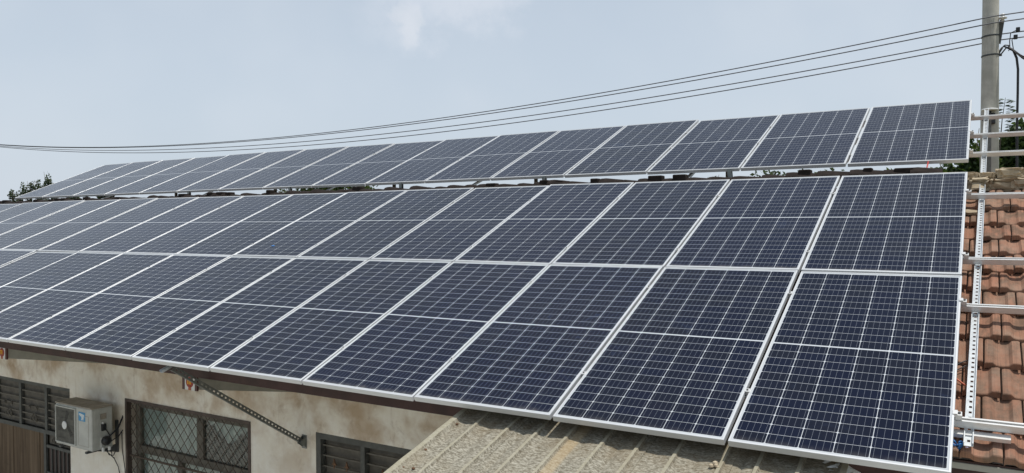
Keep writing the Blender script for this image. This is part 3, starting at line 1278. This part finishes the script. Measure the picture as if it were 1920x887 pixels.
for (px, ps, rz, lab) in ((.030, 3.86, .1, 'upper of two broken tile pieces beside the bright channel'),
                          (.028, 3.52, -.15, 'lower of two broken tile pieces beside the bright channel')):
    b = MB()
    bm_p = [(-.055, -.02), (-.01, -.032), (.05, -.018), (.058, .012), (.02, .02), (-.03, .027), (-.06, .012)]
    b.prism(bm_p, 2, 0, .022)
    o = b.build('tile_fragment', M['mortar'])
    o.location = R(px, ps, -.128)
    o.rotation_euler = (TH + .1, .05, rz)
    tag(o, lab, 'tile fragment')

# ------------------------------------------------------------------ air conditioner
ax0, ax1, ay0, ay1, az0, az1 = -9.86, -9.07, 1.24, 1.505, -1.575, -1.045
ac = empty('air_conditioner', ((ax0 + ax1) / 2, (ay0 + ay1) / 2, az0))
tag(ac, 'dusty ivory outdoor air conditioner unit with blue sticker mounted on the wall', 'air conditioner')
AO = -Vector(ac.location)


def apart(mb, name, mats, parent=ac, smooth=False):
    o = mb.build(name, mats, None, smooth)
    o.data.transform(Matrix.Translation(AO))
    o.parent = parent
    return o


b = MB()
b.box(ax0, ax1, ay0, ay1, az0, az1 - .02, 0, bev=.014)
for k in range(5):                                   # pressed ribs on the right side
    yy = ay0 + .035 + k * .018
    b.box(ax1 - .002, ax1 + .004, yy, yy + .008, az0 + .03, az1 - .05, 0, bev=.0015)
b.box(ax1 - .002, ax1 + .003, ay1 - .075, ay1 - .067, az0 + .03, az1 - .05, 0)
casing = apart(b, 'casing', M['ac'])
b = MB()
b.box(ax0 - .006, ax1 + .006, ay0 - .006, ay1 + .004, az1 - .019, az1, 0, bev=.008)
apart(b, 'top_cover', M['ac_top'])
# fan grille: dark plate, thin wires, round hub
gx0, gx1, gz0, gz1 = ax0 + .035, ax0 + .445, az0 + .045, az1 - .055
b = MB()
b.box(gx0, gx1, ay0 - .004, ay0 - .001, gz0, gz1, 0, bev=.001)
cx, cz = (gx0 + gx1) / 2, (gz0 + gz1) / 2
for k in range(24):
    xx = gx0 + .012 + k * (gx1 - gx0 - .024) / 23
    b.tube([(xx, ay0 - .012, gz0 + .006), (xx, ay0 - .012, gz1 - .006)], .0017, 4)
for k in range(5):
    zz = gz0 + .05 + k * (gz1 - gz0 - .1) / 4
    b.tube([(gx0 + .006, ay0 - .014, zz), (gx1 - .006, ay0 - .014, zz)], .0022, 4)
grl = apart(b, 'fan_grille', M['ac_mesh'])
b = MB()
ring(b, gx0 - .014, gx1 + .014, gz0 - .014, gz1 + .014, .013, ay0 - .018, ay0 - .001)
apart(b, 'grille_rim', M['ac'], grl)
b = MB()
b.lathe([(.05, 0), (.05, .006), (.044, .010)], 24, 0, Matrix.Translation((cx - .01, ay0 - .015, cz)) @ Matrix.Rotation(rad(90), 4, 'X'))
apart(b, 'hub', M['white_pl'], grl)
# fan blades behind the wires (dark sweep visible in the grille)
b = MB()
for k in range(3):
    a = rad(80 + 120 * k)
    pts = [(cx + .05 * math.cos(a), cz + .05 * math.sin(a)), (cx + .17 * math.cos(a - .25), cz + .17 * math.sin(a - .25)),
           (cx + .185 * math.cos(a + .12), cz + .185 * math.sin(a + .12)), (cx + .06 * math.cos(a + .6), cz + .06 * math.sin(a + .6))]
    b.prism(pts, 1, ay0 - .0085, ay0 - .0055)
apart(b, 'fan_blade', M['black_pl'], grl)
b = MB()
sx0, sx1, sz0, sz1 = -9.345, -9.19, -1.225, -1.115
sx1 = -9.205
b.box(sx0, sx1, ay0 - .0025, ay0 - .0005, sz0, sz1, 0)
for (dx, dz, w, h) in ((.016, .072, .034, .022), (.030, .058, .028, .020), (.052, .066, .022, .024), (.074, .068, .030, .018), (.098, .060, .024, .022),
                       (.062, .046, .036, .020), (.066, .020, .044, .026), (.058, .012, .020, .014), (.088, .014, .020, .016), (.108, .044, .014, .018)):
    b.box(sx0 + dx, sx0 + dx + w, ay0 - .0040, ay0 - .0026, sz0 + dz, sz0 + dz + h, 1, bev=.0006)
apart(b, 'sticker', [M['sticker_b'], M['sticker_w']])
b = MB()
ring(b, -9.355, -9.135, az0 + .045, az0 + .42, .004, ay0 - .002, ay0 - .0003)
apart(b, 'front_panel_seam', M['ac_top'])
# service side: window, valve cover, valves, insulated pipes
b = MB()
b.box(ax1 - .001, ax1 + .004, 1.345, 1.425, -1.205, -1.135, 0)
apart(b, 'handle_recess', M['ac_top'])
b = MB()
b.box(ax1 - .001, ax1 + .030, 1.352, 1.41, -1.345, -1.26, 0, bev=.008)
b.box(ax1 + .005, ax1 + .022, 1.362, 1.38, -1.26, -1.235, 1, bev=.003)
apart(b, 'terminal_cover', [M['black_pl'], M['porcelain']])
b = MB()
b.box(ax1, ax1 + .007, 1.345, 1.36, -1.545, -1.425, 0, bev=.002)
b.lathe([(.03, 0), (.055, .012), (.058, .05), (.04, .07), (.02, .078)], 14, 1, Matrix.Translation((ax1, 1.40, -1.47)) @ Matrix.Rotation(rad(90), 4, 'Y'))
b.lathe([(.016, 0), (.018, .03), (.012, .05)], 10, 0, Matrix.Translation((ax1 + .01, 1.372, -1.60)))
b.lathe([(.016, 0), (.018, .03), (.012, .05)], 10, 0, Matrix.Translation((ax1 + .01, 1.452, -1.60)))
apart(b, 'valve_block', [M['porcelain'], M['black_pl']])
b = MB()
b.tube([(ax1 + .05, 1.40, -1.44), (ax1 + .06, 1.47, -1.385), (ax1 + .05, 1.55, -1.33), (ax1 + .035, 1.60, -1.25), (ax1 + .02, 1.635, -1.20)], .010, 8)
b.tube([(ax1 + .05, 1.42, -1.50), (ax1 + .07, 1.48, -1.46), (ax1 + .050, 1.545, -1.45), (ax1 + .030, 1.585, -1.42), (ax1 + .02, 1.635, -1.38)], .007, 8)
b.tube([(ax1 + .02, 1.385, -1.30), (ax1 + .045, 1.41, -1.36), (ax1 + .05, 1.43, -1.40), (ax1 + .035, 1.45, -1.43)], .007, 6)
apart(b, 'insulated_pipe', M['cable'], smooth=True)
for (px, pz, w) in ((-9.80, .0, 1), (-9.12, 0, 1)):
    pass
br = empty('wall_bracket', (-9.465, WY, az0))
tag(br, 'dark steel L bracket pair under the air conditioner', 'bracket')
for px in (-9.72, -9.15):
    b = MB()
    b.box(px - .018, px + .018, ay0 - .03, WY - .001, az0 - .026, az0 - .002)
    b.box(px - .0185, px + .0185, WY - .026, WY - .0005, az0 - .10, az0 + .30)
    b.prism([(ay0 + .10, az0 - .027), (WY - .027, az0 - .095), (WY - .027, az0 - .027)], 0, px - .004, px + .004)
    under(b.build('bracket_arm', M['iron']), br)
b = MB()
b.tube([(-9.12, 1.45, -1.60), (-9.10, 1.47, -1.67), (-9.06, 1.50, -1.68), (-9.04, 1.52, -1.62)], .006, 6)
b.tube([(-9.40, 1.52, -1.60), (-9.30, 1.56, -1.68), (-9.19, 1.59, -1.76), (-9.12, 1.60, -1.86), (-9.07, 1.605, -2.05), (-9.03, 1.606, -2.4)], .0055, 6)
b.tube([(-9.17, 1.50, -1.60), (-9.19, 1.56, -1.68), (-9.24, 1.59, -1.74), (-9.20, 1.60, -1.76)], .0055, 6)
tag(b.build('hanging_cable', M['cable'], smooth=True), 'loose black cable hanging on the wall below the air conditioner', 'cable')
b = MB()
b.tube([(-9.05, 1.608, -1.40), (-9.045, 1.606, -1.62), (-8.985, 1.602, -1.86), (-8.965, 1.602, -2.4)], .0055, 6)
tag(b.build('wall_cable', M['cable'], smooth=True), 'thin black cable running down the wall between air conditioner and barred window', 'cable')

# ------------------------------------------------------------------ utility pole and wires
PX, PY = .18, 10.0
pole = empty('utility_pole', (PX, PY, GZ))
tag(pole, 'round concrete utility pole standing behind the right end of the roof', 'utility pole')
b = MB()
b.lathe([(.165, GZ), (.120, 3.0), (.103, 5.7), (.09, 5.72)], 28, 0, Matrix.Translation((PX, PY, 0)) @ Matrix.Rotation(rad(.2), 4, 'Y'))
under(b.build('shaft', M['pole'], smooth=True), pole)
for z in (3.985, 3.69):
    b = MB()
    rr = .120 - (z - 3.0) * .0063
    b.lathe([(rr + .002, -.012), (rr + .006, -.011), (rr + .006, .011), (rr + .002, .012)], 28, 0, Matrix.Translation((PX + .012, PY, z)) @ Matrix.Rotation(rad(-3), 4, 'Y'))
    b.box(PX + rr, PX + rr + .05, PY - .02, PY + .02, z - .018, z + .018, 0)
    under(b.build('pole_band', M['iron'], smooth=False), pole)
# rack with spool insulators
b = MB()
RA, RB = Vector((.295, PY - .01, 3.86)), Vector((.345, PY - .01, 4.215))
dv_ = (RB - RA).normalized()
Mx = Matrix.Translation(RA) @ dv_.to_track_quat('Z', 'Y').to_matrix().to_4x4()
ln = (RB - RA).length
b.box(-.004, .004, -.032, .032, 0, ln, 0, Mx)
b.box(.0, .045, -.032, -.027, 0, ln, 0, Mx)
b.box(.0, .045, .027, .032, 0, ln, 0, Mx)
rack = under(b.build('insulator_rack', M['grille_grey']), pole)
for t in (.05, .14, .23, .31):
    q = MB()
    q.lathe([(.02, -.028), (.026, -.02), (.014, -.004), (.014, .004), (.026, .02), (.02, .028)], 12, 0, Mx @ Matrix.Translation((.03, 0, t)))
    under(q.build('spool_insulator', M['iron'], smooth=True), rack)
b = MB()
b.lathe([(.018, -.05), (.02, 0), (.055, .006), (.06, .022), (.035, .036), (.026, .052), (.036, .062), (.030, .078), (.01, .084)], 18, 0, Matrix.Translation((.352, PY - .02, 4.225)))
under(b.build('pin_insulator', M['porcelain'], smooth=True), pole)
b = MB()
b.tube([(.285, PY, 3.69), (.31, PY, 3.73), (.335, PY, 3.775), (.35, PY, 3.80)], .016, 8)
b.tube([(.335, PY, 3.70), (.39, PY - .005, 3.775), (.425, PY - .01, 3.795)], .010, 8)
b.tube([(.34, PY, 3.79), (.385, PY - .005, 3.83), (.44, PY - .01, 3.815)], .010, 8)
arm = under(b.build('cable_arm', M['iron'], smooth=True), pole)
for (dx, dz) in ((.42, 3.845), (.445, 3.80), (.43, 3.745)):
    q = MB()
    q.lathe([(.018, -.025), (.032, -.018), (.022, 0), (.032, .014), (.016, .026)], 12, 0, Matrix.Translation((dx, PY - .01, dz)))
    under(q.build('knob_insulator', M['porcelain'], smooth=True), arm)
b = MB()
b.lathe([(.105, 0), (.112, .012), (.105, .026), (.06, .034)], 22, 0, Matrix.Translation((.19, PY - .17, 2.83)))
b.box(.185, .265, PY - .20, PY - .12, 2.62, 2.79, 1, bev=.02)
b.tube([(.20, PY - .14, 2.66), (.15, PY - .14, 2.62), (.08, PY - .13, 2.72)], .007, 6, 1)
b.box(.17, .21, PY - .13, PY - .10, 2.68, 2.83, 1)
tag(b.build('pole_fitting', [M['white_pl'], M['black_pl']]), 'round white cap over a small black housing fixed to the concrete pole', 'fitting')

WIRES = [(4.235, -.107, .00337, -.19, 'uppermost of the four wires crossing the sky'),
         (4.14, -.1009, .00325, -.165, 'second from the top of the four wires crossing the sky'),
         (4.015, -.1012, .00336, .17, 'third from the top of the four wires crossing the sky'),
         (3.93, -.105, .00355, .19, 'lowest of the four wires crossing the sky')]
for (z0, s1, c2, dy, lab) in WIRES:
    b = MB()
    pts = []
    x0 = .10
    for i in range(61):
        t = 33.5 * (1 - i / 60)
        pts.append((x0 - t, PY + dy * (1 - t / 33.5) + .0, z0 + s1 * t + c2 * t * t))
    # past the rack, on towards the next span
    pts += [(.22, PY + dy, z0 + .012), (.33, PY + dy * .9, z0 + .02)]
    for i in range(1, 25):
        t = i * .55
        pts.append((.33 + t, PY + dy * .9, z0 + .02 + .028 * t - .0035 * t * t))
    b.tube(pts, .0095, 5)
    tag(b.build('overhead_wire', M['wire'], smooth=True), lab, 'wire', 'overhead wires between the poles')
# far pole the wires run to (left of the frame)
fp = empty('utility_pole', (-33.3, PY, GZ))
tag(fp, 'distant concrete pole at the left end of the overhead wires', 'utility pole')
b = MB()
b.lathe([(.17, GZ), (.11, 5.2), (.1, 5.22)], 16, 0, Matrix.Translation((-33.3, PY + .25, 0)))
under(b.build('shaft', M['pole'], smooth=True), fp)
b = MB()
b.box(-33.35, -33.25, PY - .3, PY + .3, 4.0, 4.08)
under(b.build('crossarm', M['iron']), fp)

# service cables gathered on the arm
b = MB()
rnd = random.Random(11)
for i in range(7):
    e = Vector((1.35 + i * .12, PY + .1 * i - .2, 3.26 - .09 * i + .12 * (i % 2)))
    pts = []
    for k in range(11):
        t = k / 10
        p = Vector((.36, PY, 3.82)).lerp(e, t)
        p.z += -.10 * 4 * t * (1 - t) + (.035 if k == 1 else 0) + rnd.uniform(-.006, .006)
        pts.append(p)
    b.tube(pts, .009 if i % 2 else .007, 5)
tag(b.build('service_cable_bundle', M['cable'], smooth=True), 'bundle of black service cables fanning right from the pole arm', 'cable')
b = MB()
b.tube([(.42, PY, 3.80), (.49, PY, 3.74), (.535, PY + .02, 3.62), (.553, PY + .03, 3.45), (.552, PY + .04, 3.1), (.545, PY + .05, 2.6), (.55, PY + .06, 1.6),
        (.56, PY + .06, -1)], .017, 8)
tag(b.build('drop_cable', M['cable'], smooth=True), 'thick black cable hanging straight down beside the concrete pole', 'cable')
b = MB()
for (xx, zz) in ((.545, 4.075), (.515, 3.965)):
    b.box(xx - .02, xx + .035, PY + .1, PY + .16, zz - .035, zz + .03, 0, bev=.008)
b.tube([(.53, PY + .12, 4.06), (.46, PY + .12, 4.03), (.445, PY + .1, 3.9), (.45, PY + .08, 3.78), (.43, PY, 3.74)], .007, 6)
b.tube([(.50, PY + .12, 3.95), (.475, PY + .1, 3.92), (.49, PY + .08, 3.8), (.50, PY + .06, 3.72)], .007, 6)
tag(b.build('wire_tap', M['black_pl'], smooth=False), 'black connector clamps with looped leads on the wires right of the pole', 'connector')


# ------------------------------------------------------------------ trees
def crown_mesh(mb, blobs, n, size, rnd, asp=.55, gap=-.12):
    tot = sum(b[3] ** 2 * b[4] for b in blobs)
    for (bx, by, bz, br_, bh) in blobs:
        cnt = int(n * br_ ** 2 * bh / tot)
        for _ in range(cnt):
            # clumpy: leaf groups near the blob's shell with gaps
            while True:
                d = Vector((rnd.gauss(0, 1), rnd.gauss(0, 1), rnd.gauss(0, 1)))
                if d.length > .1:
                    break
            d.normalize()
            rr = rnd.random() ** .42
            p = Vector((bx + d.x * br_ * rr, by + d.y * br_ * rr, bz + d.z * bh * rr))
            g_ = mn.noise(p * (1.9 / max(.35, br_)) + Vector((bx, 3.1, by)))
            if g_ < gap and rnd.random() < .8:
                continue
            nrm = Vector((rnd.gauss(0, 1), rnd.gauss(0, 1), rnd.gauss(.5, 1))).normalized()
            a = nrm.orthogonal().normalized()
            a.rotate(Matrix.Rotation(rnd.uniform(0, 6.28), 3, nrm))
            c = nrm.cross(a)
            s = size * rnd.uniform(.6, 1.35)
            mb.add([p - a * s, p + c * s * asp, p + a * s, p - c * s * asp], [(0, 1, 2, 3)])


def tree(name, label, base, trunk_h, blobs, n, size, mat, seed, group=None, tr=.12, gap=-.12):
    rnd = random.Random(seed)
    root = empty(name, base)
    tag(root, label, 'tree', group)
    t = MB()
    top = Vector((sum(b[0] for b in blobs) / len(blobs), sum(b[1] for b in blobs) / len(blobs), max(b[2] for b in blobs)))
    B = Vector(base)
    mid = B + Vector((rnd.uniform(-.15, .15), rnd.uniform(-.15, .15), trunk_h))
    t.tube([B, B.lerp(mid, .5) + Vector((.05, 0, 0)), mid], [tr, tr * .82, tr * .66], 9)
    for b in blobs:
        e = Vector((b[0], b[1], b[2] + b[4] * .3))
        j = mid.lerp(e, .45) + Vector((0, 0, .25))
        t.tube([mid - Vector((0, 0, .2)), j, e], [tr * .5, tr * .3, tr * .1], 6)
        for _ in range(3):
            f = e + Vector((rnd.uniform(-1, 1) * b[3] * .8, rnd.uniform(-1, 1) * b[3] * .8, rnd.uniform(-.4, .9) * b[4]))
            t.tube([j.lerp(e, .6), f], [tr * .16, tr * .05], 5)
    under(t.build('trunk', M['bark'], smooth=True), root)
    c = MB()
    crown_mesh(c, blobs, n, size, rnd, gap=gap)
    under(c.build('crown', mat, fix=False), root)
    return root


# right, behind the pole
tree('leafy_tree', 'dense dark green tree behind the pole at the right edge', (.95, 16.4, GZ), 2.0,
     [(.50, 16.2, 2.55, .30, .55), (.48, 16.2, 2.0, .36, .6), (.80, 16.3, 2.75, .34, .60), (1.15, 16.4, 2.5, .45, .80), (1.7, 16.6, 2.2, .6, .9), (.65, 16.2, 1.6, .55, .8), (1.2, 16.5, 1.4, .7, .9), (1.0, 16.4, .5, .9, .9)],
     30000, .074, M['leaf_near'], 21, gap=-.30)
tree('leafy_tree', 'dark green tree filling the space between the top row and the pole', (-.35, 15.6, GZ), 1.9,
     [(-.10, 15.5, 2.42, .20, .62), (-.22, 15.5, 2.0, .26, .68), (-.60, 15.7, 1.75, .40, .72), (.16, 15.5, 2.2, .28, .72), (-1.0, 15.9, 1.35, .42, .7), (-.1, 15.6, 1.1, .7, .7), (-.1, 15.7, .3, .9, .8)],
     22000, .068, M['leaf_near'], 22, gap=-.30)
# pinnate sprig standing above the rails
sp = empty('tree_sprig', (.36, 15.95, 2.2))
tag(sp, 'light green leafy shoot rising above the uppermost rail right of the pole', 'tree shoot')
b = MB()
b.tube([(.36, 15.95, 1.9), (.42, 15.95, 2.9), (.45, 15.96, 3.35), (.51, 15.97, 3.82)], [.02, .014, .01, .004], 6)
under(b.build('stem', M['bark']), sp)
b = MB()
rnd = random.Random(5)
for k in range(13):
    z = 2.95 + k * .068
    for sgn in (-1, 1):
        for q in range(2):
            base_p = Vector((.43 + (z - 2.9) * .09, 15.96, z))
            ln = (.30 - .012 * k) * rnd.uniform(.75, 1.1)
            an = rnd.uniform(-.5, .5)
            dr = Vector((sgn * math.cos(an), math.sin(an) * (1 if q else -1), rnd.uniform(.05, .45))).normalized()
            for j in range(4):
                p = base_p + dr * ln * (.35 + .22 * j) + Vector((0, 0, -.02 * j))
                s_ = Vector((rnd.uniform(-.4, .4), rnd.uniform(-.4, .4), 1)).cross(dr).normalized()
                b.add([p - dr * .05, p + s_ * .040, p + dr * .06, p - s_ * .040], [(0, 1, 2, 3)])
under(b.build('foliage', M['leaf_sprig'], fix=False), sp)

# seen through the slot between ridge and raised row
tree('leafy_tree', 'pale green tree showing in the gap left of the middle, behind the ridge', (-15.9, 12.2, GZ), 3.6,
     [(-16.4, 12.0, 2.3, .75, .55), (-15.5, 12.35, 2.3, .8, .6), (-14.95, 12.6, 2.2, .42, .45), (-15.9, 12.2, 1.5, 1.1, .9), (-16.95, 11.5, 2.05, .32, .3)],
     5200, .07, M['leaf_back'], 31)
tree('leafy_tree', 'sparse treetop showing in the gap under the third raised panel from the right', (-7.1, 20.8, GZ), 4.6,
     [(-7.4, 20.7, 2.3, .45, .32), (-6.8, 21.0, 2.25, .5, .30), (-7.1, 20.8, 1.7, .7, .6)], 1500, .07, M['leaf_far'], 32)
tree('leafy_tree', 'sparse treetop showing in the gap under the second raised panel from the right', (-3.6, 12.6, GZ), 4.2,
     [(-3.75, 12.4, 1.92, .45, .32), (-3.2, 12.7, 1.95, .4, .28), (-2.6, 13.0, 2.0, .4, .26), (-3.2, 12.7, 1.5, .9, .5)], 2600, .06, M['leaf_far'], 33)
tree('leafy_tree', 'tree peeping through the gap under the rightmost raised panel', (-1.3, 14.4, GZ), 3.8,
     [(-1.5, 14.3, 1.7, .6, .55), (-.9, 14.6, 1.7, .5, .6), (-1.3, 14.4, 1.0, .9, .6)], 2600, .065, M['leaf_near'], 34)
# far left
LB = [((-47.5, 19.7), [(-48.0, 19.4, 3.05, .20, .50), (-47.75, 19.6, 2.7, .26, .75), (-47.45, 19.75, 3.35, .20, .62), (-47.15, 19.95, 3.1, .22, .85), (-46.98, 20.1, 3.55, .20, .50), (-47.3, 19.9, 2.2, .62, .6)],
       'left one of two bushy trees standing beyond the left end of the raised row', 41),
      ((-46.4, 20.4), [(-46.68, 20.2, 3.3, .20, .85), (-46.45, 20.35, 3.0, .26, .9), (-46.2, 20.5, 3.75, .22, .80), (-45.95, 20.7, 3.1, .22, .85), (-46.3, 20.4, 2.4, .6, .6)],
       'taller right one of two bushy trees beyond the left end of the raised row', 42),
      ((-49.3, 18.4), [(-49.45, 18.2, 2.3, .30, .75), (-49.1, 18.6, 1.7, .35, .5), (-48.5, 19.0, 1.85, .42, .22), (-49.75, 17.9, 2.7, .25, .45)],
       'dark low tree cut by the left edge of the picture', 43),
      ((-44.9, 21.2), [(-45.15, 21.1, 3.35, .12, .36), (-44.85, 21.3, 3.7, .16, .40), (-44.9, 21.2, 2.7, .4, .6)],
       'small pointed treetop just right of the two bushy trees at the far left', 44),
      ((-43.6, 22.2), [(-43.75, 22.1, 3.75, .22, .16), (-43.1, 22.5, 4.05, .28, .14), (-43.5, 22.3, 3.2, .5, .5)],
       'small treetop touching the top left edge of the raised row', 45)]
for (bx, by), blobs, lab, sd in LB:
    blobs = [(p, q, r_ - .22, w, h * .92) for (p, q, r_, w, h) in blobs]
    tree('leafy_tree', lab, (bx, by, GZ), 3.2, blobs, 3600, .07, M['leaf_far'], sd, None, .14)
